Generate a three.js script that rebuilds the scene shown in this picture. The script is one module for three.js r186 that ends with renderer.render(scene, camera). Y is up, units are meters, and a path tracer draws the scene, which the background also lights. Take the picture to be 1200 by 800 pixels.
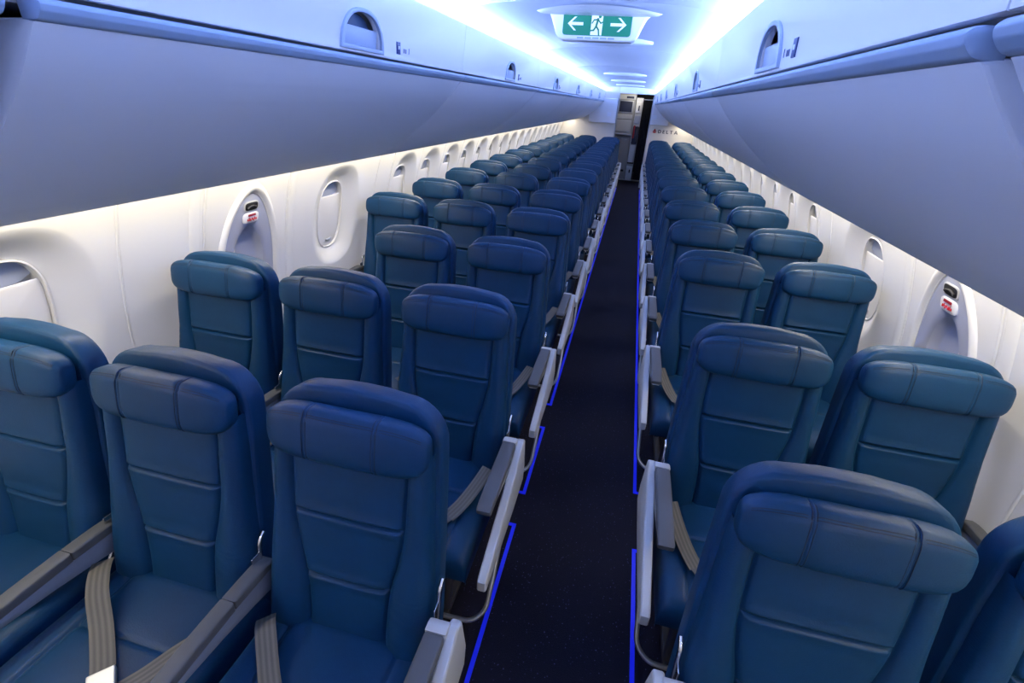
import * as THREE from 'three';
import { RoundedBoxGeometry } from 'three/addons/geometries/RoundedBoxGeometry.js';
import { RectAreaLightUniformsLib } from 'three/addons/lights/RectAreaLightUniformsLib.js';
import { FontLoader } from 'three/addons/loaders/FontLoader.js';
import { TextGeometry } from 'three/addons/geometries/TextGeometry.js';
import { mergeGeometries, toCreasedNormals, mergeVertices } from 'three/addons/utils/BufferGeometryUtils.js';
import { ImprovedNoise } from 'three/addons/math/ImprovedNoise.js';

// ---------------------------------------------------------------- camera, exposure, lights
const scene = new THREE.Scene();
scene.background = new THREE.Color(0x000000);
const camera = new THREE.PerspectiveCamera(71.22, 1.5, 0.05, 60);
camera.position.set(0, 1.75, 0);
camera.rotation.set(-0.4703, 0.2083, 0.0656, 'YXZ');
scene.add(camera);
const renderer = new THREE.WebGLRenderer({ antialias: true });
renderer.toneMapping = THREE.LinearToneMapping;
renderer.toneMappingExposure = 1.0;
renderer.shadowMap.enabled = true;
RectAreaLightUniformsLib.init();

const XC = -0.27;                       // centre line of the cabin; the aisle stands off it
const Z_FRONT = 1.25, Z_BACK = -12.45;  // cabin ends: bulkhead behind the camera, galley partition
const COVE_COLOR = new THREE.Color().setRGB(0.30, 0.45, 1.0);
const WALL_COLOR = new THREE.Color().setRGB(1.0, 0.90, 0.74);
const GALLEY_COLOR = new THREE.Color().setRGB(1.0, 0.95, 0.88);
const COVE_POWER = 112, WALL_POWER = 62, GALLEY_POWER = 22;

// ---------------------------------------------------------------- helpers
let seed = 20240611;
function rnd() { seed = (seed * 1664525 + 1013904223) >>> 0; return seed / 4294967296; }
const noise = new ImprovedNoise();
const counts = {};
function numbered(n) { const k = counts[n] = (counts[n] ?? -1) + 1; return k ? n + '_' + String(k).padStart(3, '0') : n; }
function tag(o, label, category, group, kind) {
  o.userData.label = label; if (category) o.userData.category = category;
  if (group) o.userData.group = group; if (kind) o.userData.kind = kind; return o;
}
function part(name, geo, mat, parent) {
  const m = new THREE.Mesh(geo, mat); m.name = name; m.castShadow = m.receiveShadow = true; parent.add(m); return m;
}
function solo(name, geo, mat) { return part(numbered(name), geo, mat, scene); }
function thing(name, x = 0, y = 0, z = 0) { const g = new THREE.Group(); g.name = numbered(name); g.position.set(x, y, z); scene.add(g); return g; }
function struct(name) { const g = new THREE.Group(); g.name = name; g.userData.kind = 'structure'; scene.add(g); return g; }
function box(w, h, d, x = 0, y = 0, z = 0, r = 0) {
  const g = r ? new RoundedBoxGeometry(w, h, d, 3, r) : new THREE.BoxGeometry(w, h, d); g.translate(x, y, z); return g;
}
function join(list) { return mergeGeometries(list.map(g => { const q = g.index ? g.toNonIndexed() : g; for (const k of Object.keys(q.attributes)) if (!['position', 'normal', 'uv'].includes(k)) q.deleteAttribute(k); return q; })); }
function tube(pts, r, seg = 32, rad = 8, closed = false) {
  return new THREE.TubeGeometry(new THREE.CatmullRomCurve3(pts.map(p => new THREE.Vector3(...p)), closed, 'centripetal'), seg, r, rad, closed);
}
// surface through fn(i, j) -> [x, y, z, u, v]
function grid(nu, nv, fn, flip = false) {
  const pos = [], uv = [], idx = [];
  for (let j = 0; j <= nv; j++) for (let i = 0; i <= nu; i++) { const p = fn(i, j); pos.push(p[0], p[1], p[2]); uv.push(p[3] ?? 0, p[4] ?? 0); }
  for (let j = 0; j < nv; j++) for (let i = 0; i < nu; i++) {
    const a = j * (nu + 1) + i, b = a + 1, c = a + nu + 1, d = c + 1;
    flip ? idx.push(a, c, b, b, c, d) : idx.push(a, b, c, b, d, c);
  }
  const g = new THREE.BufferGeometry();
  g.setAttribute('position', new THREE.Float32BufferAttribute(pos, 3)); g.setAttribute('uv', new THREE.Float32BufferAttribute(uv, 2));
  g.setIndex(idx); g.computeVertexNormals(); return g;
}
// solid from a closed outline in (x, y) pushed along z from z0 to z1
function prism(pts, z0, z1, bevel = 0, crease = 0.6) {
  const s = new THREE.Shape(pts.map(p => new THREE.Vector2(p[0], p[1])));
  const g = new THREE.ExtrudeGeometry(s, { depth: z1 - z0 - 2 * bevel, bevelEnabled: bevel > 0, bevelSize: bevel, bevelThickness: bevel, bevelOffset: -bevel, bevelSegments: 2, steps: 1 });
  g.translate(0, 0, z0 + bevel); return toCreasedNormals(g, crease);
}
function interp(tab, v) {
  if (v <= tab[0][0]) return tab[0][1];
  for (let i = 1; i < tab.length; i++) if (v <= tab[i][0]) { const [a, b] = tab[i - 1], [c, d] = tab[i]; return b + (d - b) * (v - a) / (c - a); }
  return tab[tab.length - 1][1];
}
function smoothPts(pts, n) { const c = new THREE.SplineCurve(pts.map(p => new THREE.Vector2(...p))); return c.getPoints(n).map(p => [p.x, p.y]); }
const gauss = (d, s) => Math.exp(-d * d / (2 * s * s));
const sm = (a, b, v) => { const t = Math.min(1, Math.max(0, (v - a) / (b - a))); return t * t * (3 - 2 * t); };

// ---------------------------------------------------------------- textures and materials
function tex(n, fn, repeat, srgb) {
  const d = new Uint8Array(n * n * 4);
  for (let y = 0; y < n; y++) for (let x = 0; x < n; x++) { const c = fn(x, y); const k = (y * n + x) * 4; d[k] = c[0]; d[k + 1] = c[1]; d[k + 2] = c[2]; d[k + 3] = 255; }
  const t = new THREE.DataTexture(d, n, n); t.wrapS = t.wrapT = THREE.RepeatWrapping; t.magFilter = THREE.LinearFilter; t.minFilter = THREE.LinearMipmapLinearFilter; t.generateMipmaps = true;
  t.repeat.set(repeat, repeat); if (srgb) t.colorSpace = THREE.SRGBColorSpace; t.needsUpdate = true; return t;
}
const per = (x, y, n, f, z) => { // periodic noise in 0..1
  const a = x / n, b = y / n, w = (u, v) => noise.noise(u * f, v * f, z) * 0.5 + 0.5;
  return (w(a, b) * (1 - a) + w(a - 1, b) * a) * (1 - b) + (w(a, b - 1) * (1 - a) + w(a - 1, b - 1) * a) * b;
};
const leatherBump = tex(512, (x, y) => { const v = 255 * (0.45 * per(x, y, 512, 60, 1.3) + 0.35 * per(x, y, 512, 120, 4.1) + 0.2 * per(x, y, 512, 9, 7.7)); return [v, v, v]; }, 5, false);
const leatherTone = tex(256, (x, y) => { const v = 225 + 30 * (per(x, y, 256, 6, 2.2) * 0.5 + per(x, y, 256, 30, 5.2) * 0.5); return [v, v, v]; }, 2.2, true);
const carpetMap = tex(512, (x, y) => { const p = rnd(), fleck = p > 0.992; const b = 0.5 + 0.8 * per(x, y, 512, 7, 3.3) * rnd(); const v = fleck ? 60 + 110 * rnd() : 6 + 9 * b; return [v * (fleck ? 0.85 : 0.5), v * (fleck ? 0.9 : 0.5), Math.min(255, v * 1.15 + (fleck ? 12 : 14))]; }, 0.75, true);
const carpetBump = tex(512, () => { const v = 255 * rnd(); return [v, v, v]; }, 3, false);
const strapMap = tex(128, (x, y) => { const s = 0.5 + 0.5 * Math.sin(x / 128 * Math.PI * 2 * 4); const v = 84 + 22 * s + 12 * rnd(); return [v, v * 0.97, v * 0.88]; }, 1, true);
const plasticBump = tex(256, () => { const v = 255 * rnd(); return [v, v, v]; }, 6, false);
const lin = (r, g, b) => new THREE.Color().setRGB(r, g, b);
const std = (c, roughness = 0.5, o = {}) => new THREE.MeshStandardMaterial({ color: c, roughness, ...o });
const M = {
  leather: new THREE.MeshPhysicalMaterial({ color: lin(0.0042, 0.046, 0.120), roughness: 0.43, map: leatherTone, bumpMap: leatherBump, bumpScale: 0.0007, specularIntensity: 0.55 }),
  thread: std(lin(0.003, 0.016, 0.045), 0.7),
  padGrey: std(lin(0.09, 0.095, 0.10), 0.55, { bumpMap: plasticBump, bumpScale: 0.0002 }),
  armBody: std(lin(0.19, 0.22, 0.28), 0.45),
  panelGrey: std(lin(0.50, 0.51, 0.51), 0.45, { bumpMap: plasticBump, bumpScale: 0.0002 }),
  chrome: std(lin(0.75, 0.76, 0.78), 0.22, { metalness: 1 }),
  steel: std(lin(0.55, 0.55, 0.54), 0.35, { metalness: 0.85 }),
  frame: std(lin(0.03, 0.03, 0.035), 0.6),
  strap: std(lin(1, 1, 1), 0.75, { map: strapMap }),
  strapEnd: std(lin(0.10, 0.10, 0.10), 0.7),
  buckle: std(lin(0.80, 0.80, 0.72), 0.3, { metalness: 0.4 }),
  wall: std(lin(0.78, 0.775, 0.76), 0.5),
  backing: std(lin(0.60, 0.60, 0.60), 0.7),
  shade: std(lin(0.80, 0.785, 0.76), 0.55),
  pane: std(lin(0.42, 0.46, 0.56), 0.25),
  hatch: std(lin(0.37, 0.39, 0.48), 0.5),
  hatchIn: std(lin(0.43, 0.45, 0.54), 0.5),
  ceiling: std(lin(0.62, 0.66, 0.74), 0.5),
  bin: std(lin(0.78, 0.82, 0.91), 0.40),
  fascia: std(lin(0.78, 0.79, 0.83), 0.45),
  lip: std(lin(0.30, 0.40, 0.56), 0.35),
  latch: std(lin(0.34, 0.42, 0.56), 0.4),
  latchDark: std(lin(0.05, 0.09, 0.17), 0.5),
  badge: std(lin(0.012, 0.035, 0.16), 0.4),
  ink: std(lin(0.10, 0.13, 0.26), 0.6),
  partition: std(lin(0.66, 0.63, 0.58), 0.55),
  carpet: std(lin(1, 1, 1), 1.0, { map: carpetMap, bumpMap: carpetBump, bumpScale: 0.002 }),
  signGreen: std(lin(0.0, 0.17, 0.085), 0.5, { emissive: lin(0.0, 0.2, 0.1), emissiveIntensity: 0.3 }),
  signWhite: std(lin(0.75, 0.80, 0.82), 0.4, { emissive: lin(0.75, 0.82, 0.9), emissiveIntensity: 0.35 }),
  signBody: std(lin(0.80, 0.80, 0.82), 0.4),
  strip: std(lin(0.004, 0.012, 0.45), 0.5, { emissive: lin(0.004, 0.012, 1.0), emissiveIntensity: 0.34 }),
  red: std(lin(0.45, 0.008, 0.02), 0.45),
  redDark: std(lin(0.22, 0.004, 0.012), 0.45),
  navy: std(lin(0.012, 0.018, 0.05), 0.5),
  galley: std(lin(0.42, 0.41, 0.39), 0.45),
  galleyLight: std(lin(0.60, 0.60, 0.58), 0.4),
  black: std(lin(0.008, 0.008, 0.010), 0.6),
  coveGlow: std(lin(0.8, 0.8, 0.8), 0.5, { emissive: lin(0.55, 0.68, 1.0), emissiveIntensity: 4 }),
  wallGlow: std(lin(0.8, 0.8, 0.8), 0.5, { emissive: lin(1.0, 0.93, 0.82), emissiveIntensity: 3 }),
  galleyGlow: std(lin(0.8, 0.8, 0.8), 0.5, { emissive: lin(1.0, 0.95, 0.88), emissiveIntensity: 2 }),
};

// ---------------------------------------------------------------- row plan (distance of each row's headrest from the camera)
const ROWS_L = [0.754, 1.487, 2.262, 3.085, 3.865, 4.65]; while (ROWS_L.length < 15) ROWS_L.push(ROWS_L[ROWS_L.length - 1] + 0.783);
const ROWS_R = [0.767, 1.515, 2.481, 3.249]; while (ROWS_R.length < 15) ROWS_R.push(ROWS_R[ROWS_R.length - 1] + 0.775);
const COL = { LW: -1.566, LM: -1.061, LA: -0.543, RA: 0.526, RW: 1.027 };
const ORD = ['zero', 'first', 'second', 'third', 'fourth', 'fifth', 'sixth', 'seventh', 'eighth', 'ninth', 'tenth', 'eleventh', 'twelfth', 'thirteenth', 'fourteenth', 'fifteenth', 'sixteenth', 'seventeenth', 'eighteenth', 'nineteenth'];
const rowPhrase = k => k === 0 ? 'one row ahead of the exit hatch row' : k === 1 ? 'in the row beside the exit hatch' : k < 8 ? ORD[k - 1] + ' row behind the exit hatch row' : k === 14 ? 'in the row against the galley partition' : ORD[15 - k] + ' row from the galley partition';

// ---------------------------------------------------------------- shell of the cabin
const WALL = [[0, 1.52], [0.2, 1.57], [0.45, 1.60], [0.7, 1.60], [0.9, 1.577], [1.1, 1.535], [1.3, 1.475], [1.5, 1.395], [1.6, 1.35]];
const wallCurve = new THREE.SplineCurve(WALL.map(p => new THREE.Vector2(p[0], p[1])));
const wallTab = wallCurve.getPoints(80).map(p => [p.x, p.y]);
const wallHalf = y => interp(wallTab, y);
const wp = (side, z, y, off = 0) => [XC + side * (wallHalf(y) + off), y, z];   // off > 0 is deeper into the wall

const floor = struct('floor'); tag(floor, 'near-black navy carpet with pale flecks along the cabin');
{
  const g = new THREE.PlaneGeometry(3.6, Z_FRONT - Z_BACK + 1.2); g.rotateX(-Math.PI / 2);
  const p = g.attributes.position, uv = g.attributes.uv; for (let i = 0; i < p.count; i++) uv.setXY(i, p.getX(i), p.getZ(i));
  g.translate(XC, 0, (Z_FRONT + Z_BACK - 1.2) / 2); part('carpet', g, M.carpet, floor);
  part('floor_panel', box(3.6, 0.08, Z_FRONT + 16.2, XC, -0.042, (Z_FRONT - 16.2) / 2), M.frame, floor);
}
const wallL = struct('wall_left'), wallR = struct('wall_right');
tag(wallL, 'cream curved sidewall beside the three-abreast seats'); tag(wallR, 'cream curved sidewall beside the two-abreast seats');
for (const [w, s] of [[wallL, -1], [wallR, 1]]) {
  part('outer_skin', box(0.06, 2.5, Z_FRONT + 16.2, XC + s * 1.80, 1.12, (Z_FRONT - 16.2) / 2), M.backing, w);
}
// plain panel between z0 and z1, edges turned back into the joint
function plainPanel(side, z0, z1) {
  const n = 10, zs = [0, 0.004, 0.012, 0.5, 0.988, 0.996, 1], L = z1 - z0;
  return grid(zs.length - 1, 34, (i, j) => { const z = z0 + 0.003 + (i === 1 ? 0.003 : i === 2 ? 0.008 : i === 4 ? L - 0.014 : i === 5 ? L - 0.009 : i === 6 ? L - 0.006 : i === 3 ? L / 2 : 0); const y = 0.01 + j / 34 * 1.55; return [...wp(side, z, y, i === 0 || i === 6 ? 0.012 : i === 1 || i === 5 ? 0.002 : 0), z, y]; }, side > 0);
}
const WIN_Y = 1.0;
const supe = (th, a, b, e) => { const c = Math.cos(th), s = Math.sin(th); const r = Math.pow(Math.pow(Math.abs(c) / a, e) + Math.pow(Math.abs(s) / b, e), -1 / e); return [c * r, s * r]; };
// panel with the dished opening of a window
function windowPanel(side, z0, z1, zc) {
  const NT = 96, rings = [];
  const rect = th => { const c = Math.cos(th), s = Math.sin(th); const rz = c > 0 ? (z1 - 0.003 - zc) / c : c < 0 ? (z0 + 0.003 - zc) / c : 1e9; const ry = s > 0 ? (1.56 - WIN_Y) / s : s < 0 ? (0.01 - WIN_Y) / s : 1e9; const r = Math.min(Math.abs(rz), Math.abs(ry)); return [c * r, s * r]; };
  const OW = Math.min(0.27, (z1 - z0) / 2 - 0.03, z1 - zc - 0.03, zc - z0 - 0.03);
  const outer = th => supe(th, OW, 0.325, 2.5), inner = th => supe(th, 0.135, 0.215, 2.6);
  const mixr = (A, B, t) => th => { const a = A(th), b = B(th); return [a[0] + (b[0] - a[0]) * t, a[1] + (b[1] - a[1]) * t]; };
  rings.push([rect, 0.012], [mixr(rect, outer, 0.01), 0.001]);
  for (const t of [0.03, 0.15, 0.3, 0.45, 0.6, 0.75, 0.9]) rings.push([mixr(rect, outer, t), 0]);
  for (const t of [0, 0.08, 0.2, 0.35, 0.5, 0.65, 0.8, 0.92, 1]) rings.push([mixr(outer, inner, t), 0.048 * sm(0, 1, t) + 0.006 * t]);
  rings.push([th => supe(th, 0.131, 0.211, 2.6), 0.072], [th => supe(th, 0.130, 0.210, 2.6), 0.10], [th => [0, 0], 0.10]);
  const ths = []; for (let k = 0; k <= NT; k++) ths.push(k / NT * Math.PI * 2);
  for (const [dz, dy] of [[z1 - zc, 0.56], [z0 - zc, 0.56], [z1 - zc, -0.99], [z0 - zc, -0.99]]) { let a = Math.atan2(dy, dz); if (a < 0) a += Math.PI * 2; ths.push(a); }
  ths.sort((a, b) => a - b);
  return grid(ths.length - 1, rings.length - 1, (i, j) => { const [dz, dy] = rings[j][0](ths[i]); const z = zc + dz, y = WIN_Y + dy; return [...wp(side, z, y, rings[j][1]), z, y]; }, side < 0);
}
// surface through a list of closed outlines, each at its own depth
function ringSurface(side, zc, yc, rings, ths) {
  return grid(ths.length - 1, rings.length - 1, (i, j) => { const [dz, dy] = rings[j][0](ths[i]); const z = zc + dz, y = yc + dy; return [...wp(side, z, y, rings[j][1]), z, y]; }, side < 0);
}
const even = n => Array.from({ length: n + 1 }, (_, k) => k / n * Math.PI * 2);
const archOutline = (a, up, dn) => th => Math.sin(th) >= 0 ? supe(th, a, up, 1.75) : supe(th, a, dn, 3.5);
const lerpOutline = (A, B, t) => th => { const a = A(th), b = B(th); return [a[0] + (b[0] - a[0]) * t, a[1] + (b[1] - a[1]) * t]; };
const HATCH_Z = -2.02, HATCH_Y = 0.92;
function hatchPanel(side, z0, z1) {
  const rect = th => { const c = Math.cos(th), s = Math.sin(th); const rz = c > 0 ? (z1 - 0.003 - HATCH_Z) / c : c < 0 ? (z0 + 0.003 - HATCH_Z) / c : 1e9; const ry = s > 0 ? 0.64 / s : s < 0 ? -0.91 / s : 1e9; const r = Math.min(Math.abs(rz), Math.abs(ry)); return [c * r, s * r]; };
  const ths = even(96); for (const [dz, dy] of [[z1 - HATCH_Z, 0.64], [z0 - HATCH_Z, 0.64], [z1 - HATCH_Z, -0.91], [z0 - HATCH_Z, -0.91]]) { let a = Math.atan2(dy, dz); if (a < 0) a += Math.PI * 2; ths.push(a); } ths.sort((a, b) => a - b);
  const O = archOutline(0.215, 0.40, 0.49), rings = [[rect, 0.012], [lerpOutline(rect, O, 0.015), 0]]; for (const t of [0.1, 0.3, 0.5, 0.7, 0.85, 1]) rings.push([lerpOutline(rect, O, t), 0]);
  return ringSurface(side, HATCH_Z, HATCH_Y, rings, ths);
}
// a patch bounded by an outline, laid on the wall at a given depth
function patch(side, zc, yc, outline, rings, n = 64) {
  return grid(n, rings.length - 1, (i, j) => { const th = i / n * Math.PI * 2, [dz, dy] = outline(th), [r, off] = rings[j]; const z = zc + dz * r, y = yc + dy * r; return [...wp(side, z, y, off), z, y]; }, side < 0);
}
const plan = { '-1': [], '1': [] };
let winNo = 0;
const stdWin = []; for (let z = 3.80; z < 12.2; z += 0.535) stdWin.push(z);
for (const side of [-1, 1]) {
  const w = side < 0 ? wallL : wallR, sideName = side < 0 ? 'three-abreast' : 'two-abreast';
  const P = (a, b) => part('sidewall_panel', plainPanel(side, -b, -a), M.wall, w);
  const W = (a, b, c, where) => {
    part('sidewall_panel', windowPanel(side, -b, -a, -c), M.wall, w);
    const g = struct('window_' + (++winNo)); tag(g, 'cabin window with pulled-down white shade, ' + where);
    const sh = th => { const p = supe(th, 0.130, 0.210, 2.6); return [p[0], Math.min(p[1], 0.125)]; };
    part('shade', patch(side, -c, WIN_Y, sh, [[1, 0.066], [0.985, 0.062], [0.9, 0.061], [0.6, 0.058], [0.3, 0.056], [0, 0.055]]), M.shade, g);
    part('pane', patch(side, -c, WIN_Y + 0.165, th => { const p = supe(th, 0.118, 0.05, 2.2); return p; }, [[1, 0.082], [0.6, 0.082], [0, 0.082]], 32), M.pane, g);
    const ring = []; for (let k = 0; k < 48; k++) { const p = supe(k / 48 * Math.PI * 2, 0.134, 0.214, 2.6); ring.push(wp(side, -c + p[0], WIN_Y + p[1], 0.052)); }
    part('frame', tube(ring, 0.004, 96, 6, true), M.shade, g);
    const gp = []; for (let k = -4; k <= 4; k++) gp.push(wp(side, -c + k * 0.008, WIN_Y - 0.165 - 0.00012 * (16 - k * k) * 2, 0.056)); part('shade_grip', tube(gp, 0.0045, 16, 6), M.hatch, g);
  };
  P(-1.25, -0.1); 
  W(-0.1, 0.45, 0.2, 'two windows ahead of the exit hatch, ' + sideName + ' side');
  W(0.47, side < 0 ? 1.335 : 1.45, 0.99, 'just ahead of the exit hatch, ' + sideName + ' side');
  P(side < 0 ? 1.335 : 1.45, 1.735);
  part('sidewall_panel', hatchPanel(side, -2.30, -1.735), M.wall, w);
  W(2.30, 3.30, 2.82, 'first one behind the exit hatch, ' + sideName + ' side');
  P(3.30, 3.53);
  stdWin.forEach((c, k) => W(c - 0.2675, c + 0.2675, c, ORD[k + 2] + ' one behind the exit hatch, ' + sideName + ' side'));
  P(stdWin[stdWin.length - 1] + 0.2675, 12.45);
  for (const z of [side < 0 ? 1.335 : 1.45, 1.735, 2.30, 3.30, ...stdWin.map(c => c - 0.2675)]) { const pts = []; for (let k = 0; k <= 16; k++) pts.push(wp(side, -z, 0.02 + k / 16 * 1.5, 0.003)); part('joint_bead', tube(pts, 0.0065, 24, 6), M.wall, w); }
  // white rib beside the hatch
  for (const z of [-1.68, -2.335]) part('sidewall_rib', grid(6, 24, (i, j) => { const t = i / 6 * Math.PI, zz = z + 0.03 * Math.cos(t), y = 0.05 + j / 24 * 1.5; return [...wp(side, zz, y, -0.010 * Math.sin(t)), zz, y]; }, side < 0), M.wall, w);
}
// overwing exit hatches
for (const side of [-1, 1]) {
  const sideName = side < 0 ? 'three-abreast' : 'two-abreast', zc = HATCH_Z, yc = HATCH_Y;
  const g = thing('exit_hatch'); tag(g, 'lilac grey arched emergency exit hatch cover beside the ' + sideName + ' seats', 'exit hatch');
  const A = archOutline(0.178, 0.352, 0.43), B = archOutline(0.112, 0.185, 0.30), O = archOutline(0.222, 0.408, 0.50), T = even(96), L2 = lerpOutline;
  part('surround', ringSurface(side, zc, yc, [[O, 0.002], [L2(O, A, 0.12), -0.006], [L2(O, A, 0.35), -0.013], [L2(O, A, 0.6), -0.014], [L2(O, A, 0.82), -0.009], [L2(O, A, 1), 0.004]], T), M.wall, g);
  part('cover_panel', ringSurface(side, zc, yc, [[A, 0.006], [L2(A, B, 0.03), 0.001], [L2(A, B, 0.2), 0.0], [L2(A, B, 0.45), 0.0], [L2(A, B, 0.7), 0.001], [L2(A, B, 0.9), 0.004], [B, 0.012]], T), M.hatch, g);
  const rim = []; for (let k = 0; k < 72; k++) { const p = A(k / 72 * Math.PI * 2); rim.push(wp(side, zc + p[0] * 1.005, yc + p[1] * 1.005, 0.001)); }
  part('rim', tube(rim, 0.0035, 144, 6, true), M.wall, g);
  const pc = yc, Bs = k => th => { const p = B(th); return [p[0] * k, p[1] * k]; };
  part('window_pocket', ringSurface(side, zc, yc, [[B, 0.012], [Bs(0.95), 0.028], [Bs(0.88), 0.042], [Bs(0.8), 0.047], [Bs(0.5), 0.048], [Bs(0), 0.048]], T), M.hatchIn, g);
  const st = []; for (let k = 0; k <= 10; k++) { const y = pc - 0.12 + k * 0.022; st.push(wp(side, zc + 0.098, y, 0.014)); }
  part('grip_edge', tube(st, 0.007, 20, 6), M.shade, g);
  // slots: dark handle recess and red-lettered placard
  const slot = (y, a, b, mat, nm, off) => { const m = part(nm, patch(side, zc + 0.0, y, th => supe(th, a, b, 4), [[1, 0.002], [0.96, off], [0, off]], 40), mat, g); return m; };
  slot(1.207, 0.050, 0.026, M.panelGrey, 'slot_frame', -0.004); const hs = slot(1.207, 0.045, 0.020, M.black, 'handle_slot', -0.0045);
  const hb = []; for (let k = -3; k <= 3; k++) hb.push(wp(side, zc + k * 0.010, 1.200 + 0.0010 * (9 - k * k), -0.008)); part('handle_bar', tube(hb, 0.005, 12, 6), M.frame, hs);
  const pl = slot(1.150, 0.055, 0.027, M.signBody, 'placard', -0.004);
  const strokes = []; for (let k = 0; k < 7; k++) { const z = zc - 0.035 + k * 0.0095; const c = wp(side, z, 1.141 + (k % 2) * 0.003, -0.0045); strokes.push(box(0.003, 0.010 + (k % 3) * 0.003, 0.005, ...c)); }
  part('placard_print', join(strokes), M.red, pl);
  const tb = wp(side, zc - 0.005, 1.163, -0.0045); part('placard_bar', box(0.004, 0.010, 0.05, ...tb), M.redDark, pl);
}

// ---------------------------------------------------------------- ceiling
const CEIL = [[0, 2.140], [0.12, 2.139], [0.25, 2.134], [0.38, 2.124], [0.50, 2.108], [0.60, 2.086], [0.67, 2.060], [0.70, 2.035]];
const ceilingY = a => interp(CEIL, Math.abs(a));
const ceiling = struct('ceiling'); tag(ceiling, 'shallow vaulted white cabin ceiling washed with blue light');
{
  const half = smoothPts(CEIL, 28), prof = [...half.slice().reverse().map(p => [XC - p[0], p[1]]), ...half.slice(1).map(p => [XC + p[0], p[1]]), [XC + 0.72, 2.035], [XC + 0.72, 2.18], [XC - 0.72, 2.18], [XC - 0.72, 2.035]];
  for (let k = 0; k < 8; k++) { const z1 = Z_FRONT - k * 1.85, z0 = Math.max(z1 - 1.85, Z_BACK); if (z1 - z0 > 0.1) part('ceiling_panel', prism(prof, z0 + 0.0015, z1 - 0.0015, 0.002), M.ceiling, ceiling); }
  part('crown_panel', box(3.6, 0.06, Z_FRONT + 16.2, XC, 2.36, (Z_FRONT - 16.2) / 2), M.backing, ceiling);
}
// boat-shaped covers across the ceiling
function ceilingBoat(z, w, d, drop, label) {
  const geo = grid(24, 10, (i, j) => { const u = -1 + i / 12, v = -1 + j / 5; const dd = d * Math.pow(1 - u * u, 0.75) + 0.0005; const x = u * w, h = drop * Math.pow(Math.max(0, 1 - Math.abs(v) ** 2.6), 0.6) * (0.35 + 0.65 * (1 - u * u)); return [XC + x, ceilingY(x) + 0.001 - h, z + v * dd + 0.05 * u * u * -1, u, v]; }, true);
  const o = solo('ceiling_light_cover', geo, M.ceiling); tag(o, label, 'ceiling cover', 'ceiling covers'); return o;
}
ceilingBoat(-3.72, 0.285, 0.085, 0.045, 'white boat-shaped ceiling cover right behind the exit sign');
ceilingBoat(-7.42, 0.285, 0.085, 0.045, 'white boat-shaped ceiling cover halfway between exit sign and galley');
ceilingBoat(-9.30, 0.285, 0.085, 0.045, 'white boat-shaped ceiling cover second from the galley');
ceilingBoat(-11.15, 0.285, 0.085, 0.045, 'white boat-shaped ceiling cover close to the galley');

// cove lamps along both bin tops, sidewall lamps behind the bins
for (const s of [-1, 1]) {
  const L = Z_FRONT - Z_BACK - 0.1, zc = (Z_FRONT + Z_BACK) / 2, where = s < 0 ? 'three-abreast' : 'two-abreast';
  const c = thing('cove_lamp'); tag(c, 'blue-white cove light strip hidden above the ' + where + ' bins', 'light strip');
  const tilt = new THREE.Vector3(-s * 1.0, 0.4, 0).normalize();
  const strip = part('diffuser', box(0.03, 0.006, L), M.coveGlow, c); strip.position.set(XC + s * 0.632, 2.040, zc); strip.rotation.z = Math.atan2(-tilt.x, tilt.y);
  const l = new THREE.RectAreaLight(COVE_COLOR, COVE_POWER, 0.03, L); l.position.set(XC + s * 0.632, 2.040, zc).addScaledVector(tilt, 0.006);
  l.up.set(0, 0, 1); l.lookAt(l.position.clone().add(tilt)); c.add(l);
  const v = thing('sidewall_lamp'); tag(v, 'warm white light strip tucked behind the ' + where + ' bins', 'light strip');
  part('housing', box(0.32, 0.02, L, XC + s * 1.315, 1.512, zc), M.backing, v);
  part('diffuser', box(0.04, 0.006, L, XC + s * 1.27, 1.497, zc), M.wallGlow, v);
  const q = new THREE.RectAreaLight(WALL_COLOR, WALL_POWER, 0.04, L); q.position.set(XC + s * 1.27, 1.492, zc); q.up.set(0, 0, 1); q.lookAt(q.position.clone().add(new THREE.Vector3(s * 0.25, -1, 0))); v.add(q);
}

// ---------------------------------------------------------------- overhead bins
const bucketCurve = smoothPts([[0.579, 1.808], [0.603, 1.778], [0.64, 1.735], [0.69, 1.684], [0.745, 1.634], [0.80, 1.589], [0.866, 1.540], [0.93, 1.497], [0.98, 1.466], [1.03, 1.441], [1.075, 1.430], [1.11, 1.434], [1.135, 1.452], [1.15, 1.48]], 48);
const bucketProf = [...bucketCurve, [1.15, 1.80], [0.60, 1.812]];
const lipProf = smoothPts([[0.600, 1.837], [0.570, 1.8375], [0.560, 1.834], [0.557, 1.828], [0.562, 1.818], [0.574, 1.809], [0.600, 1.8085]], 20);
function archShape(w, h, r = 1) { const s = []; for (let k = 0; k <= 24; k++) { const t = k / 24 * Math.PI; const e = 2.3; const c = Math.cos(t), n = Math.sin(t); s.push([Math.sign(c) * Math.pow(Math.abs(c), 2 / e) * w / 2 * r, Math.pow(n, 2 / e) * h * r]); } return s; }
const BINS = [1.25, -0.60, -2.45, -4.30, -6.15, -8.00, -9.85, -11.70, -12.43];
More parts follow.
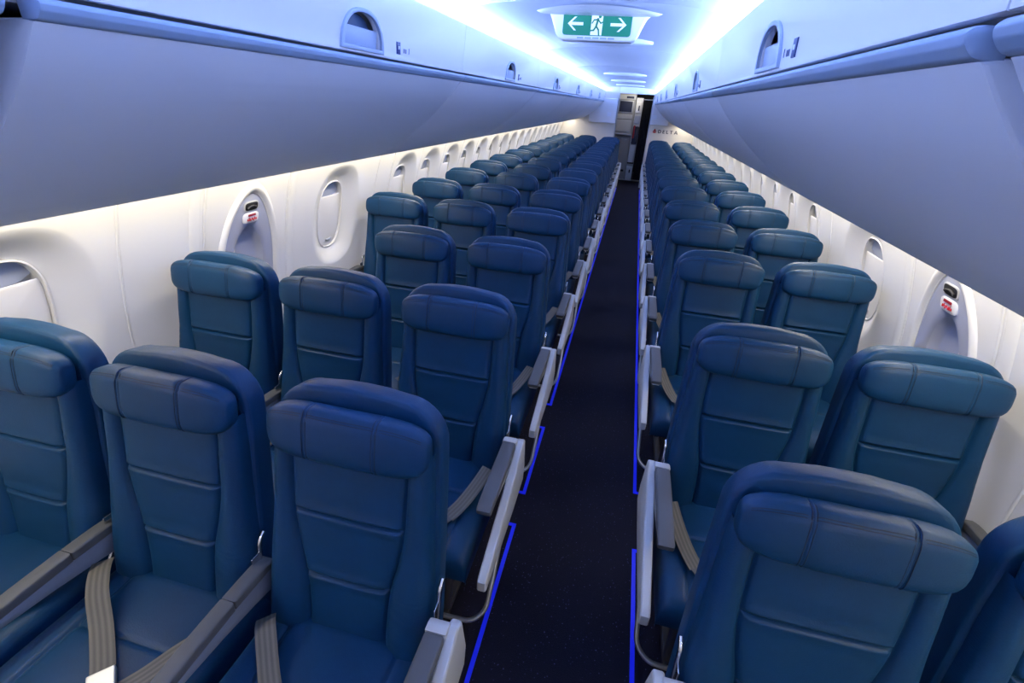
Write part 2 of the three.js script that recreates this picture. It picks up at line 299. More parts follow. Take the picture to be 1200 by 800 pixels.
function makeBin(s, z1, z0) {
  const where = s < 0 ? 'three-abreast' : 'two-abreast', L = z1 - z0, full = L > 1.5, gap = Math.abs(z1 + 0.6) < 0.01 || Math.abs(z0 + 0.6) < 0.01 ? 0.020 : 0.004;
  const mir = p => p.map(([a, y]) => [s * a, y]);
  const g = thing('overhead_bin', XC, 0, (z0 + z1) / 2);
  const h = L / 2, b0 = -h + (Math.abs(z0 + 0.6) < 0.01 ? gap : 0.0008), b1 = h - (Math.abs(z1 + 0.6) < 0.01 ? gap : 0.0008);
  part('bucket', prism(mir(bucketProf), b0, b1, 0.005, 0.5), M.bin, g);
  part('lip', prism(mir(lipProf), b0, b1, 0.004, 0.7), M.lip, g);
  // upper panel, flat, with the arched latch opening
  const H = 0.19, sh = new THREE.Shape([[-h + 0.001, 0], [h - 0.001, 0], [h - 0.001, H], [-h + 0.001, H]].map(p => new THREE.Vector2(...p)));
  const lw = 0.25, lh = 0.108, ly = 0.006;
  if (full) sh.holes.push(new THREE.Path(archShape(lw - 0.03, lh - 0.014).map(p => new THREE.Vector2(p[0], p[1] + ly + 0.006))));
  const fg = new THREE.ExtrudeGeometry(sh, { depth: 0.012, bevelEnabled: true, bevelSize: 0.003, bevelThickness: 0.003, bevelOffset: -0.003, bevelSegments: 2 });
  // local (z along the cabin, height, depth) -> cabin
  const place = geo => { const p = geo.attributes.position; for (let i = 0; i < p.count; i++) { const u = p.getX(i), v = p.getY(i), d = p.getZ(i); const a = 0.572 - 0.018 * (v / H) - d + 0.015; p.setXYZ(i, s * a, 1.845 + v, u); } if (s > 0) { const ix = geo.index; if (!ix) { for (const k of Object.keys(geo.attributes)) { const at = geo.attributes[k], n = at.itemSize; for (let t = 0; t < at.count; t += 3) for (let c = 0; c < n; c++) { const A = at.array[(t + 1) * n + c]; at.array[(t + 1) * n + c] = at.array[(t + 2) * n + c]; at.array[(t + 2) * n + c] = A; } } } } geo.computeVertexNormals(); return toCreasedNormals(geo, 0.5); };
  part('upper_panel', place(fg), M.fascia, g);
  part('top_rail', prism(mir([[0.556, 2.032], [0.575, 2.032], [0.64, 2.0], [0.66, 2.0], [0.66, 1.99], [0.572, 1.99]]), -h + 0.001, h - 0.001), M.fascia, g);
  part('carcass', box(0.53, 0.16, L, s * 0.88, 1.91, 0), M.backing, g);
  if (full) {
    const ext = (shape, d, hole) => { const S = new THREE.Shape(shape.map(p => new THREE.Vector2(...p))); if (hole) S.holes.push(new THREE.Path(hole.map(p => new THREE.Vector2(...p)))); return new THREE.ExtrudeGeometry(S, { depth: d, bevelEnabled: true, bevelSize: 0.002, bevelThickness: 0.002, bevelOffset: -0.002, bevelSegments: 2 }); };
    const up = (pts, y) => pts.map(p => [p[0], p[1] + y]);
    const bz = ext(up(archShape(lw, lh), ly), 0.006, up(archShape(lw - 0.03, lh - 0.022), ly + 0.011)); bz.translate(0, 0, 0.015);
    const latch = part('latch', place(bz), M.latch, g);
    const bk = ext(up(archShape(lw - 0.02, lh - 0.012), ly + 0.004), 0.003); bk.translate(0, 0, -0.022); part('latch_recess', place(bk), M.latchDark, latch);
    const pd = ext([[-0.095, 0.018], [0.095, 0.018], [0.098, 0.066], [-0.098, 0.066]], 0.020); pd.translate(0, 0, -0.012); part('paddle', place(pd), M.latch, latch);
    // seat-row badge and small print; it stands beyond the latch, away from the galley on the right
    const dirz = (s < 0 ? -1 : 1), bx0 = dirz * 0.30 * (s < 0 ? 1 : 1);
    const bd = ext([[-0.016, 0.0], [0.012, 0.0], [0.016, 0.036], [-0.012, 0.036]].map(p => [p[0] + (s < 0 ? -0.24 : 0.235), p[1] + 0.018]), 0.003); bd.translate(0, 0, 0.013);
    const badge = part('row_badge', place(bd), M.badge, g);
    const dot = ext([[-0.005, 0.012], [0.005, 0.012], [0.005, 0.022], [-0.005, 0.022]].map(p => [p[0] + (s < 0 ? -0.24 : 0.235), p[1] + 0.020]), 0.003); dot.translate(0, 0, 0.0145); part('badge_mark', place(dot), M.bin, badge);
    const marks = []; for (const [dx, w, hh] of [[0.040, 0.006, 0.014], [0.050, 0.006, 0.014], [0.060, 0.006, 0.014], [0.084, 0.005, 0.018]]) { const e = ext([[0, 0], [w, 0], [w, hh], [0, hh]].map(p => [(s < 0 ? -0.24 - dx - p[0] : 0.235 - dx - p[0]) , p[1] + 0.024]), 0.002); e.translate(0, 0, 0.0125); marks.push(place(e)); }
    part('row_print', join(marks), M.ink, g);
  }
  return g;
}
for (const s of [-1, 1]) for (let k = 0; k + 1 < BINS.length; k++) {
  const g = makeBin(s, BINS[k], BINS[k + 1]), n = BINS.length - 1 - k, where = s < 0 ? 'triple' : 'double';
  tag(g, k + 2 === BINS.length ? 'short white filler bin over the ' + where + ' seats against the galley partition' : 'white curved overhead bin above the ' + where + ' seats, ' + ORD[n - 1] + ' full bin from the galley', 'overhead bin', 'overhead bins');
}

// ---------------------------------------------------------------- exit sign
{
  const g = thing('exit_sign', XC + 0.013, 0, -2.66); tag(g, 'green exit sign with arrows and running figure under the ceiling', 'exit sign');
  const ext = (pts, d, b = 0.002, hole) => { const S = new THREE.Shape(pts.map(p => new THREE.Vector2(...p))); return new THREE.ExtrudeGeometry(S, { depth: d, bevelEnabled: b > 0, bevelSize: b, bevelThickness: b, bevelOffset: -b, bevelSegments: 3, curveSegments: 8 }); };
  const body = ext(smoothPts([[-0.255, 2.135], [-0.225, 2.115], [-0.205, 2.075], [-0.185, 2.030], [-0.160, 2.014]], 16).concat(smoothPts([[0.160, 2.014], [0.185, 2.030], [0.205, 2.075], [0.225, 2.115], [0.255, 2.135]], 16)), 0.07, 0.008); body.translate(0, 0, -0.07);
  part('housing', toCreasedNormals(body, 0.6), M.signBody, g);
  part('flange', grid(30, 8, (i, j) => { const u = -1 + i / 15, v = j / 8; const x = u * 0.29, e2 = 1 - u * u, zf = 0.20 * Math.pow(e2, 0.75), zr = -0.10 * Math.pow(e2, 0.75), z = zr + (zf - zr) * v; const y = ceilingY(x) - 0.004 - 0.026 * Math.pow(Math.sin(Math.PI * Math.min(1, v * 0.95)), 0.5) * Math.pow(1 - u * u, 0.4); return [x, y, z, u, v]; }, false), M.signBody, g);
  const rr = (w, h, r, y) => { const s = []; for (const [cx, cy, a] of [[w - r, h - r, 0], [-w + r, h - r, 1], [-w + r, -h + r, 2], [w - r, -h + r, 3]]) for (let k = 0; k <= 5; k++) { const t = (a + k / 5) * Math.PI / 2; s.push([cx + r * Math.cos(t), cy + r * Math.sin(t) + y]); } return s; };
  const CY = 2.079;
  const f = ext(rr(0.158, 0.0455, 0.013, CY), 0.004, 0.001); f.translate(0, 0, 0.009); const face = part('green_face', f, M.signGreen, g);
  const flat = (pts, z, nm, mat, par) => { const e = ext(pts, 0.0012, 0); e.translate(0, 0, z); return part(nm, e, mat, par); };
  const arrow = d => [[0.105, 0], [0.105, 0]].length && [[-0.135, 0], [-0.105, 0.027], [-0.094, 0.027], [-0.118, 0.006], [-0.063, 0.006], [-0.063, -0.006], [-0.118, -0.006], [-0.094, -0.027], [-0.105, -0.027]].map(p => [p[0] * d, p[1] + CY]);
  flat(arrow(1), 0.0135, 'arrow', M.signWhite, face); flat(arrow(-1).reverse(), 0.0135, 'arrow', M.signWhite, face);
  flat([[-0.026, -0.043], [0.026, -0.043], [0.026, 0.038], [-0.026, 0.038]].map(p => [p[0], p[1] + CY]), 0.0135, 'doorway', M.signWhite, face);
  // running figure
  const bars = [[[0.004, 0.020], [-0.002, -0.008], 0.009], [[-0.002, -0.008], [0.010, -0.022], 0.007], [[0.010, -0.022], [0.014, -0.043], 0.0065], [[-0.002, -0.008], [-0.012, -0.024], 0.007], [[-0.012, -0.024], [-0.026, -0.026], 0.006], [[0.004, 0.018], [0.018, 0.004], 0.0055], [[0.018, 0.004], [0.026, 0.008], 0.005], [[0.004, 0.018], [-0.014, 0.016], 0.0055], [[-0.014, 0.016], [-0.022, 0.004], 0.005]];
  const figs = bars.map(([a, b, w]) => { const dx = b[0] - a[0], dy = b[1] - a[1], l = Math.hypot(dx, dy); const q = new THREE.BoxGeometry(l + w * 0.8, w, 0.0012); q.rotateZ(Math.atan2(dy, dx)); q.translate((a[0] + b[0]) / 2, (a[1] + b[1]) / 2 + CY, 0.0154); return q; });
  const head = new THREE.CylinderGeometry(0.0068, 0.0068, 0.0012, 18); head.rotateX(Math.PI / 2); head.translate(0.012, 0.030 + CY, 0.0154); figs.push(head);
  part('running_figure', join(figs), M.signGreen, face);
  for (let k = -2; k <= 2; k++) part('vent_slot', box(0.030, 0.007, 0.006, k * 0.036, 2.0245, 0.006), M.latch, g);
}

// ---------------------------------------------------------------- seats
const REC = 11 * Math.PI / 180, PIV = [0.42, 0.085];
const bk = (x, t, n) => [x, PIV[0] + t * Math.cos(REC) + n * Math.sin(REC), PIV[1] - t * Math.sin(REC) + n * Math.cos(REC)];
const HW = [[-0.05, 0.232], [0.1, 0.230], [0.25, 0.222], [0.4, 0.212], [0.62, 0.203]];
const PW = [[-0.05, 0.112], [0.08, 0.110], [0.2, 0.118], [0.3, 0.138], [0.4, 0.150], [0.62, 0.152]];
const PWs = new THREE.SplineCurve(PW.map(p => new THREE.Vector2(...p))).getPoints(40).map(p => [p.x, p.y]);
function backCushion(sd) {
  // columns: -side wrap, wing, centre, wing, side wrap
  const wing = [0, 0.04, 0.09, 0.16, 0.3, 0.45, 0.6, 0.74, 0.84, 0.91, 0.96, 0.985, 1];
  const ctr = [-1, -0.985, -0.97, -0.94, -0.88, -0.78, -0.6, -0.4, -0.2, 0, 0.2, 0.4, 0.6, 0.78, 0.88, 0.94, 0.97, 0.985, 1];
  const cols = [['s', -1, -0.075], ['s', -1, -0.05], ['s', -1, -0.03]];
  wing.slice().reverse().slice(0, -1).forEach(w => cols.push(['w', -1, w])); ctr.forEach(q => cols.push(['c', q])); wing.slice(1).forEach(w => cols.push(['w', 1, w]));
  cols.push(['s', 1, -0.03], ['s', 1, -0.05], ['s', 1, -0.075]);
  const S1 = 0.390, S2 = 0.205, ts = new Set([-0.05, -0.03, -0.01]);
  for (let t = 0.01; t <= 0.60; t += 0.0115) ts.add(+t.toFixed(4));
  for (const s of [S1, S2]) for (const d of [-0.012, -0.008, -0.005, -0.0025, 0, 0.0025, 0.005, 0.008, 0.012]) ts.add(+(s + d).toFixed(4));
  const T = [...ts].sort((a, b) => a - b);
  return grid(cols.length - 1, T.length - 1, (i, j) => {
    const t = T[j], hw = interp(HW, t), pw = interp(PWs, t), c = cols[i]; let x, n = 0;
    if (c[0] === 'c') {
      x = c[1] * pw; const e = pw - Math.abs(x);
      n += 0.007 * (1 - Math.pow(Math.abs(c[1]), 6));
      for (const s of [S1, S2]) { const d = t - s; n -= 0.010 * gauss(d, 0.0030) * sm(0, 0.01, e); n += 0.004 * gauss(Math.abs(d) - 0.013, 0.007) * sm(0, 0.02, e); }
      n -= 0.009 * gauss(e, 0.004);
    } else {
      const w = c[0] === 'w' ? c[2] : 1; x = c[1] * (pw + (hw - pw) * w); const W = hw - pw, e = (1 - w) * W;
      const bul = 0.012 + 0.016 * sm(0.42, 0.1, t);
      n += bul * Math.pow(Math.sin(Math.PI * Math.min(1, w * 0.9)), 0.8) - 0.009 * gauss(w * W, 0.004);
      if (e < 0.028) { const k = 1 - e / 0.028; n -= 0.028 * (1 - Math.sqrt(Math.max(0, 1 - k * k))); }
      n += 0.0028 * noise.noise(x * 22 + sd, t * 70, sd) * Math.sin(Math.PI * w) * sm(-0.1, 0.35, noise.noise(t * 7 + sd, sd * 2, c[1]));
      if (c[0] === 's') { n = c[2]; }
    }
    n += 0.0012 * noise.noise(x * 14 + sd * 3, t * 14, sd + 5);
    const roll = t < 0 ? 0.02 * (t / 0.05) ** 2 : 0; n -= roll;
    return [...bk(x, t, n), x, t];
  });
}
function bolsterGeo(sd) {
  const us = [-1, -0.995, -0.98, -0.95, -0.9, -0.82, -0.72, -0.6, -0.5, -0.455, -0.44, -0.43, -0.42, -0.41, -0.40, -0.385, -0.34, -0.25, -0.12, 0]; const U = [...us, ...us.slice(0, -1).reverse().map(u => -u)];
  const TH = []; for (let k = 0; k <= 40; k++) TH.push(k / 40 * Math.PI * 2);
  return grid(U.length - 1, TH.length - 1, (i, j) => bolsterPoint(sd, U[i], TH[j]));
}
const HWb = 0.206, HH = 0.068, TT = 0.036, TC = 0.617;
function bolsterPoint(sd, u, th) {
    const endP = Math.sin(th) > 0 ? 3.6 : 7, end = Math.pow(Math.max(0, 1 - Math.pow(Math.abs(u), endP)), 1 / 2.8), endT = Math.pow(Math.max(0, 1 - Math.pow(Math.abs(u), 8)), 0.5);
    const c = Math.cos(th), s = Math.sin(th), e = 3.6; const k = Math.pow(Math.abs(c) ** e + Math.abs(s) ** e, -1 / e);
    let cn = c * k, st = s * k;
    const seam = Math.max(gauss(u - 0.43, 0.006), gauss(u + 0.43, 0.006)) + 0.5 * Math.max(gauss(u - 0.40, 0.006), gauss(u + 0.40, 0.006));
    let sh = 1 - 0.075 * seam * sm(-0.7, 0.1, c);
    if (c > 0.1) sh -= 0.055 * gauss(st - 0.80, 0.045) * endT;
    sh += 0.012 * noise.noise(u * 4 + sd, th * 2.2, sd);
    const x = u * HWb, bow = 0.012 * u * u;
    const t = TC + st * HH * (0.12 + 0.88 * end) * (end > 0 ? 1 : 0) * sh, n = 0.011 + cn * TT * (0.3 + 0.7 * endT) * (endT > 0 ? 1 : 0) * sh - bow;
    return [...bk(x, t, n), x, t + n];
}
function stitchGeo(sd) {
  const line = (fn, seg) => { const pts = []; for (let k = 0; k <= seg; k++) pts.push(fn(k / seg)); return tube(pts, 0.0011, seg * 2, 4); };
  const L = []; for (const u of [-0.445, -0.395, 0.395, 0.445]) L.push(line(t => bolsterPoint(sd, u, -1.0 + 2.4 * t).slice(0, 3), 14));
  for (const th of [0.70, 0.80]) L.push(line(t => bolsterPoint(sd, -0.93 + 1.86 * t, th).slice(0, 3), 30));
  return join(L);
}
function shellOutline(off = 0) {
  const s = []; const half = [[0.236, -0.06], [0.234, 0.1], [0.228, 0.3], [0.220, 0.5], [0.218, 0.585]];
  const pts = half.map(p => [p[0] - off, p[1]]); const R = 0.105, top = 0.717 - off;
  for (let k = 1; k <= 10; k++) { const a = k / 10 * Math.PI / 2; pts.push([0.218 - off - R * (1 - Math.cos(a)), top - R + R * Math.sin(a) - 0.006]); }
  pts.push([0.05, top + 0.001], [0, top + 0.002]);
  for (let k = pts.length - 1; k >= 0; k--) s.push(pts[k]); // from top centre to the bottom right
  return [...pts, ...s.slice(1).map(p => [-p[0], p[1]])];
}
function shellGeo() {
  const S = new THREE.Shape(shellOutline().map(p => new THREE.Vector2(...p)));
  const g = new THREE.ExtrudeGeometry(S, { depth: 0.040, bevelEnabled: true, bevelSize: 0.014, bevelThickness: 0.014, bevelOffset: -0.014, bevelSegments: 4 });
  const p = g.attributes.position, uv = g.attributes.uv;
  for (let i = 0; i < p.count; i++) { const x = p.getX(i), t = p.getY(i), n = p.getZ(i) - 0.100 + 0.014 * sm(0.5, 0.7, t); uv.setXY(i, x + n, t + n); p.setXYZ(i, ...bk(x, t, n)); }
  return toCreasedNormals(g, 0.7);
}
function pipingGeo() { const o = shellOutline(0.004).filter(p => p[1] > -0.02); return tube(o.map(p => bk(p[0], p[1], -0.068 + 0.014 * sm(0.5, 0.7, p[1]))), 0.0032, 90, 5); }
function panGeo() {
  const xs = [[-0.235, 0.12], [-0.238, 0.06], [-0.237, 0.035], [-0.231, 0.016], [-0.22, 0.006], [-0.205, 0.001]];
  const mid = [-0.19, -0.175, -0.166, -0.160, -0.156, -0.152, -0.146, -0.137, -0.11, -0.06, 0]; const X = [...xs, ...mid.map(x => [x, 0])]; const XX = [...X, ...X.slice(0, -1).reverse().map(p => [-p[0], p[1]])];
  const Z = [[0.03, 0.03], [0.06, 0.006], [0.10, 0], [0.15, 0], [0.2, 0], [0.235, 0], [0.245, 0], [0.25, 0], [0.254, 0], [0.259, 0], [0.27, 0], [0.31, 0], [0.36, 0], [0.41, 0], [0.45, 0.003], [0.48, 0.010], [0.505, 0.024], [0.517, 0.045], [0.52, 0.08], [0.512, 0.12]];
  return grid(XX.length - 1, Z.length - 1, (i, j) => {
    const [x, dx] = XX[i], [z, dz] = Z[j]; let y = 0.468 - 0.012 * gauss(z - 0.14, 0.10) - Math.min(0.12, dx + dz);
    const top = dx < 0.002 && dz < 0.012;
    if (top) { y -= 0.007 * gauss(Math.abs(x) - 0.156, 0.0045); if (Math.abs(x) < 0.156) y -= 0.007 * gauss(z - 0.25, 0.0045); y += 0.008 * (1 - (x / 0.16) ** 2) * (Math.abs(x) < 0.156 ? 1 : 0); y += 0.002 * noise.noise(x * 16, z * 16, 3); }
    return [x, y, z, x, z - y];
  }, true);
}
function ribbon(pts, w, side = [1, 0, 0]) {
  const c = new THREE.CatmullRomCurve3(pts.map(p => new THREE.Vector3(...p.slice(0, 3)))), N = 28, sv = new THREE.Vector3(...side).normalize(), prof = [[-1, 0], [-1, 1], [1, 1], [1, 0], [-1, 0]]; const P = c.getSpacedPoints(N), Tn = []; for (let i = 0; i <= N; i++) Tn.push(c.getTangentAt(i / N));
  return toCreasedNormals(grid(4, N, (i, j) => { const s2 = sv.clone().addScaledVector(Tn[j], -sv.dot(Tn[j])).normalize(), up = s2.clone().cross(Tn[j]).normalize(); if (up.y < 0) up.negate(); const p = P[j].clone().addScaledVector(s2, prof[i][0] * w / 2).addScaledVector(up, prof[i][1] * 0.0025); return [p.x, p.y, p.z, prof[i][0] * 0.5 + 0.5, j / N * 4]; }), 0.7);
}
const G = { cushion: [1.7, 8.3, 15.1].map(backCushion), bolster: [2.1, 9.4, 17.7].map(bolsterGeo), stitch: [2.1, 9.4, 17.7].map(stitchGeo), shell: shellGeo(), piping: pipingGeo(), pan: panGeo() };
// armrest between seats: pad on a slimmer body, both tapering forward
function armProfile(pts) { return pts.map(p => new THREE.Vector2(...p)); }
function sideExtrude(pts, w, bev) { // outline in (z, y), pushed along x, centred
  const g = new THREE.ExtrudeGeometry(new THREE.Shape(armProfile(pts)), { depth: w - 2 * bev, bevelEnabled: true, bevelSize: bev, bevelThickness: bev, bevelOffset: -bev, bevelSegments: 3, curveSegments: 6 });
  g.translate(0, 0, -(w - 2 * bev) / 2); g.rotateY(-Math.PI / 2); // shape x -> z
  return toCreasedNormals(g, 0.7);
}
G.midPadFront = sideExtrude([...smoothPts([[0.165, 0.601], [0.28, 0.602], [0.38, 0.597], [0.425, 0.588], [0.436, 0.577]], 12), [0.43, 0.570], [0.38, 0.572], [0.165, 0.572]], 0.043, 0.006);
G.midPadRear = sideExtrude([...smoothPts([[0.02, 0.585], [0.05, 0.594], [0.10, 0.599], [0.163, 0.601]], 10), [0.163, 0.572], [0.05, 0.565], [0.02, 0.56]], 0.041, 0.006);
G.midBody = sideExtrude([[0.03, 0.568], [0.40, 0.571], [0.415, 0.562], [0.36, 0.545], [0.22, 0.527], [0.10, 0.505], [0.04, 0.49], [0.02, 0.52]], 0.031, 0.006);
G.aislePad = sideExtrude([...smoothPts([[0.115, 0.622], [0.22, 0.625], [0.36, 0.622], [0.436, 0.615]], 12), [0.446, 0.606], [0.444, 0.590], [0.115, 0.592]], 0.050, 0.006);
G.aisleCap = sideExtrude([[0.066, 0.600], [0.075, 0.614], [0.09, 0.621], [0.112, 0.622], [0.112, 0.585], [0.07, 0.575]], 0.054, 0.005);
G.aisleUnder = sideExtrude([[0.09, 0.588], [0.43, 0.589], [0.435, 0.580], [0.36, 0.560], [0.2, 0.535], [0.09, 0.52]], 0.036, 0.005);
G.aislePanel = sideExtrude([...smoothPts([[0.055, 0.600], [0.085, 0.611], [0.13, 0.598], [0.22, 0.556], [0.34, 0.515], [0.46, 0.482], [0.555, 0.455]], 24), [0.568, 0.445], [0.568, 0.408], [0.555, 0.398], [0.40, 0.385], [0.2, 0.375], [0.03, 0.38], [0.02, 0.45]], 0.030, 0.007);
G.bracket = join([tube([[0, 0.47, 0.09], [0, 0.52, 0.055], [0, 0.60, 0.03], [0, 0.645, 0.02], [0, 0.66, 0.0]], 0.006, 20, 6), box(0.004, 0.13, 0.03, 0, 0.55, 0.045, 0.0015)]);
G.bagBar = s => tube([[s * 0.298, 0.40, 0.16], [s * 0.298, 0.38, 0.22], [s * 0.298, 0.33, 0.31], [s * 0.298, 0.22, 0.41], [s * 0.288, 0.15, 0.46], [s * 0.25, 0.125, 0.487], [s * 0.19, 0.12, 0.492], [s * 0.0, 0.12, 0.492], [s * -0.18, 0.12, 0.492]], 0.0085, 60, 8);
function strapSet(kind, sgn, par) {
  // free tongue end trailing over the cushion from the outer armrest, plus buckle half on the inner side
  const s1 = part('belt_strap', ribbon([[sgn * 0.212, 0.545, 0.19], [sgn * 0.186, 0.513, 0.26], [sgn * 0.158, 0.490, 0.33], [sgn * 0.13, 0.481, 0.39]], 0.050, [1, 0, sgn * 0.42]), M.strap, par);
  part('belt_tongue', ribbon([[sgn * 0.131, 0.4825, 0.388], [sgn * 0.12, 0.4825, 0.405], [sgn * 0.108, 0.481, 0.425]], 0.040, [1, 0, sgn * 0.42]), M.strapEnd, s1);
  part('belt_strap', ribbon([[sgn * -0.215, 0.475, 0.10], [sgn * -0.195, 0.482, 0.18], [sgn * -0.16, 0.480, 0.26]], 0.046, [1, 0, 0.2]), M.strap, par);
}
function makeSeat(kind, row) {
  const g = thing('airline_seat'); const v = (row * 7 + kind.charCodeAt(1)) % 3, sgn = kind[0] === 'L' ? 1 : -1; // sgn points to the aisle
  part('backrest', G.cushion[v], M.leather, g); const hr = part('headrest', G.bolster[(v + row) % 3], M.leather, g); part('stitching', G.stitch[(v + row) % 3], M.thread, hr);
  const sh = part('back_shell', G.shell, M.leather, g); part('piping', G.piping, M.leather, sh);
  part('seat_cushion', G.pan, M.leather, g);
  const fr = part('seat_frame', join([box(0.46, 0.035, 0.05, 0, 0.335, 0.40), box(0.46, 0.035, 0.05, 0, 0.335, 0.14), box(0.44, 0.012, 0.44, 0, 0.36, 0.27)]), M.frame, g);
  for (const x of (kind[1] === 'M' ? [0.0] : [sgn * 0.13])) { part('leg', join([tube([[x, 0.33, 0.40], [x, 0.18, 0.38], [x, 0.03, 0.40]], 0.016, 12, 8), tube([[x, 0.33, 0.14], [x, 0.18, 0.10], [x, 0.03, 0.06]], 0.016, 12, 8), box(0.03, 0.03, 0.44, x, 0.016, 0.22, 0.006)]), M.frame, g); }
  const mid = x => { const a = part('armrest', G.midBody, M.armBody, g); a.position.x = x; part('armrest_pad', G.midPadFront, M.padGrey, a); part('armrest_pad', G.midPadRear, M.padGrey, a); };
  if (kind === 'LA' || kind === 'RA') {
    const a = part('aisle_panel', G.aislePanel, M.panelGrey, g); a.position.x = sgn * (sgn > 0 ? 0.303 : 0.282);
    const b = part('aisle_armrest', G.aisleUnder, M.panelGrey, g); b.position.x = sgn * (sgn > 0 ? 0.268 : 0.249); part('armrest_pad', G.aislePad, M.padGrey, b); part('armrest_cap', G.aisleCap, M.panelGrey, b);
    part('baggage_bar', G.bagBar(sgn), M.steel, g).position.x = sgn > 0 ? 0 : 0.035;
  }
  if (kind === 'LM') { mid(0.2585); mid(-0.247); }
  if (kind === 'RW') { mid(-0.243); mid(0.252); }
  if (kind === 'LW') mid(-0.252);
  for (const x of { LM: [-0.243, 0.245], LA: [0.245], RA: [-0.240], RW: [-0.238], LW: [-0.245] }[kind]) { const b = part('recline_bracket', G.bracket, M.chrome, g); b.position.x = x; }
  if (!(row === 0 && kind[0] === 'L')) strapSet(kind, kind[1] === 'M' ? 1 : sgn, g);
  return g;
}
const sideWords = { LW: 'window seat of the three-abreast side', LM: 'middle seat of the three-abreast side', LA: 'aisle seat of the three-abreast side', RA: 'aisle seat of the two-abreast side', RW: 'window seat of the two-abreast side' };
const protos = {};
for (const kind of ['LW', 'LM', 'LA', 'RA', 'RW']) {
  const rows = kind[0] === 'L' ? ROWS_L : ROWS_R;
  rows.forEach((z, k) => {
    if (kind === 'LW' && k === 2) return;               // no window seat behind the hatch
    const key = kind + (k % 3) + (k === 0 && kind[0] === 'L' ? 'first' : '');
    let s; if (protos[key]) { s = protos[key].clone(); s.name = numbered('airline_seat'); scene.add(s); } else s = protos[key] = makeSeat(kind, k);
    s.position.set(COL[kind], 0, -z);
    tag(s, 'blue leather ' + sideWords[kind] + ', ' + rowPhrase(k), 'seat', 'cabin seats');
  });
}
// belts of the row ahead of the hatch row, left lying open over the cushions
{
  const lm = protos.LM0first, la = protos.LA0first, lw = protos.LW0first;
  const b1 = part('belt_strap', ribbon([[-0.215, 0.515, 0.115], [-0.18, 0.528, 0.15], [-0.136, 0.518, 0.195], [-0.065, 0.490, 0.252], [0.02, 0.490, 0.318], [0.05, 0.492, 0.343]], 0.050, [1, 0, -1.2]), M.strap, lm);
  part('buckle', box(0.055, 0.018, 0.07, 0, 0, 0, 0.004).rotateY(0.85).translate(0.072, 0.500, 0.362), M.buckle, b1);
  part('belt_strap', ribbon([[0.225, 0.515, 0.17], [0.20, 0.50, 0.215], [0.165, 0.490, 0.262], [0.137, 0.488, 0.318], [0.09, 0.488, 0.39]], 0.048, [1, 0, 0.4]), M.strap, lm);
  part('belt_strap', ribbon([[-0.20, 0.50, 0.125], [-0.17, 0.525, 0.160], [-0.135, 0.494, 0.205], [-0.09, 0.488, 0.255], [0.0, 0.488, 0.34]], 0.048, [1, 0, -1.1]), M.strap, la);
  part('belt_strap', ribbon([[0.205, 0.50, 0.12], [0.205, 0.515, 0.17], [0.19, 0.492, 0.22], [0.16, 0.486, 0.28], [0.10, 0.484, 0.36]], 0.048, [1, 0, 0.5]), M.strap, lw);
}

// ---------------------------------------------------------------- blue strips along the aisle
for (const [x, s, a, b, label] of [
  [-0.262, -1, 0.55, 1.564, 'blue floor strip by the three-abreast seats, ahead of the exit hatch'],
  [-0.262, -1, 1.758, 2.327, 'short blue floor strip by the three-abreast row lacking a window seat'],
  [-0.262, -1, 2.566, 12.1, 'long blue floor strip along the three-abreast seats up to the galley'],
  [0.280, 1, 0.55, 1.577, 'blue floor strip by the two-abreast seats, ahead of the exit hatch'],
  [0.280, 1, 1.927, 12.1, 'long blue floor strip along the two-abreast seats up to the galley']]) {
  const L = b - a, g = join([box(0.016, 0.004, L, 0, 0.003, 0), box(0.05, 0.004, 0.015, s * 0.02, 0.003, L / 2 - 0.0075), box(0.05, 0.004, 0.015, s * 0.02, 0.003, -L / 2 + 0.0075)]);
  const o = solo('aisle_light_strip', g, M.strip); o.position.set(x, 0, -(a + b) / 2);
  tag(o, label, 'floor strip', 'blue aisle floor strips');
}

// ---------------------------------------------------------------- aft partition, lettering and galley
const back = struct('wall_back'); tag(back, 'cream partitions either side of the galley doorway');
{
  const zb = Z_BACK;
  part('partition', box(1.30, 2.36, 0.04, -0.50 - 0.65, 1.18, zb - 0.02, 0.006), M.partition, back);
  part('partition', box(1.25, 2.36, 0.04, 0.26 + 0.625, 1.18, zb - 0.02, 0.006), M.partition, back);
  part('door_header', box(0.80, 0.36, 0.04, -0.12, 2.185, zb - 0.02, 0.006), M.fascia, back);
  part('edge_trim', box(0.025, 1.96, 0.055, -0.505, 0.98, zb - 0.01, 0.006), M.panelGrey, back);
  part('edge_trim', box(0.025, 1.96, 0.055, 0.262, 0.98, zb - 0.01, 0.006), M.panelGrey, back);
  part('closeout_panel', box(0.62, 0.52, 0.05, -0.83, 1.63, zb + 0.03, 0.02), M.fascia, back);
  part('closeout_panel', box(0.40, 0.52, 0.05, 0.47, 1.66, zb + 0.03, 0.02), M.fascia, back);
  part('access_hatch', box(0.09, 0.09, 0.012, -0.68, 1.56, zb + 0.058, 0.004), M.bin, back);
  part('access_hatch', box(0.09, 0.09, 0.012, 0.345, 1.56, zb + 0.058, 0.004), M.bin, back);
  const gb = struct('wall_galley'); tag(gb, 'dark end wall behind the galley'); part('end_panel', box(3.6, 2.5, 0.05, XC, 1.12, -15.6), M.black, gb);
  const fr = struct('wall_front'); tag(fr, 'white bulkhead closing the cabin opposite the galley'); part('bulkhead_panel', box(3.6, 2.5, 0.05, XC, 1.12, Z_FRONT + 0.03), M.wall, fr);
  const sill = struct('trim_1'); tag(sill, 'pale threshold strip across the galley doorway'); part('threshold', box(0.76, 0.02, 0.10, -0.12, 0.008, -13.60, 0.004), M.panelGrey, sill);
}
const font = await new FontLoader().loadAsync('fonts/droid/droid_sans_bold.typeface.json');
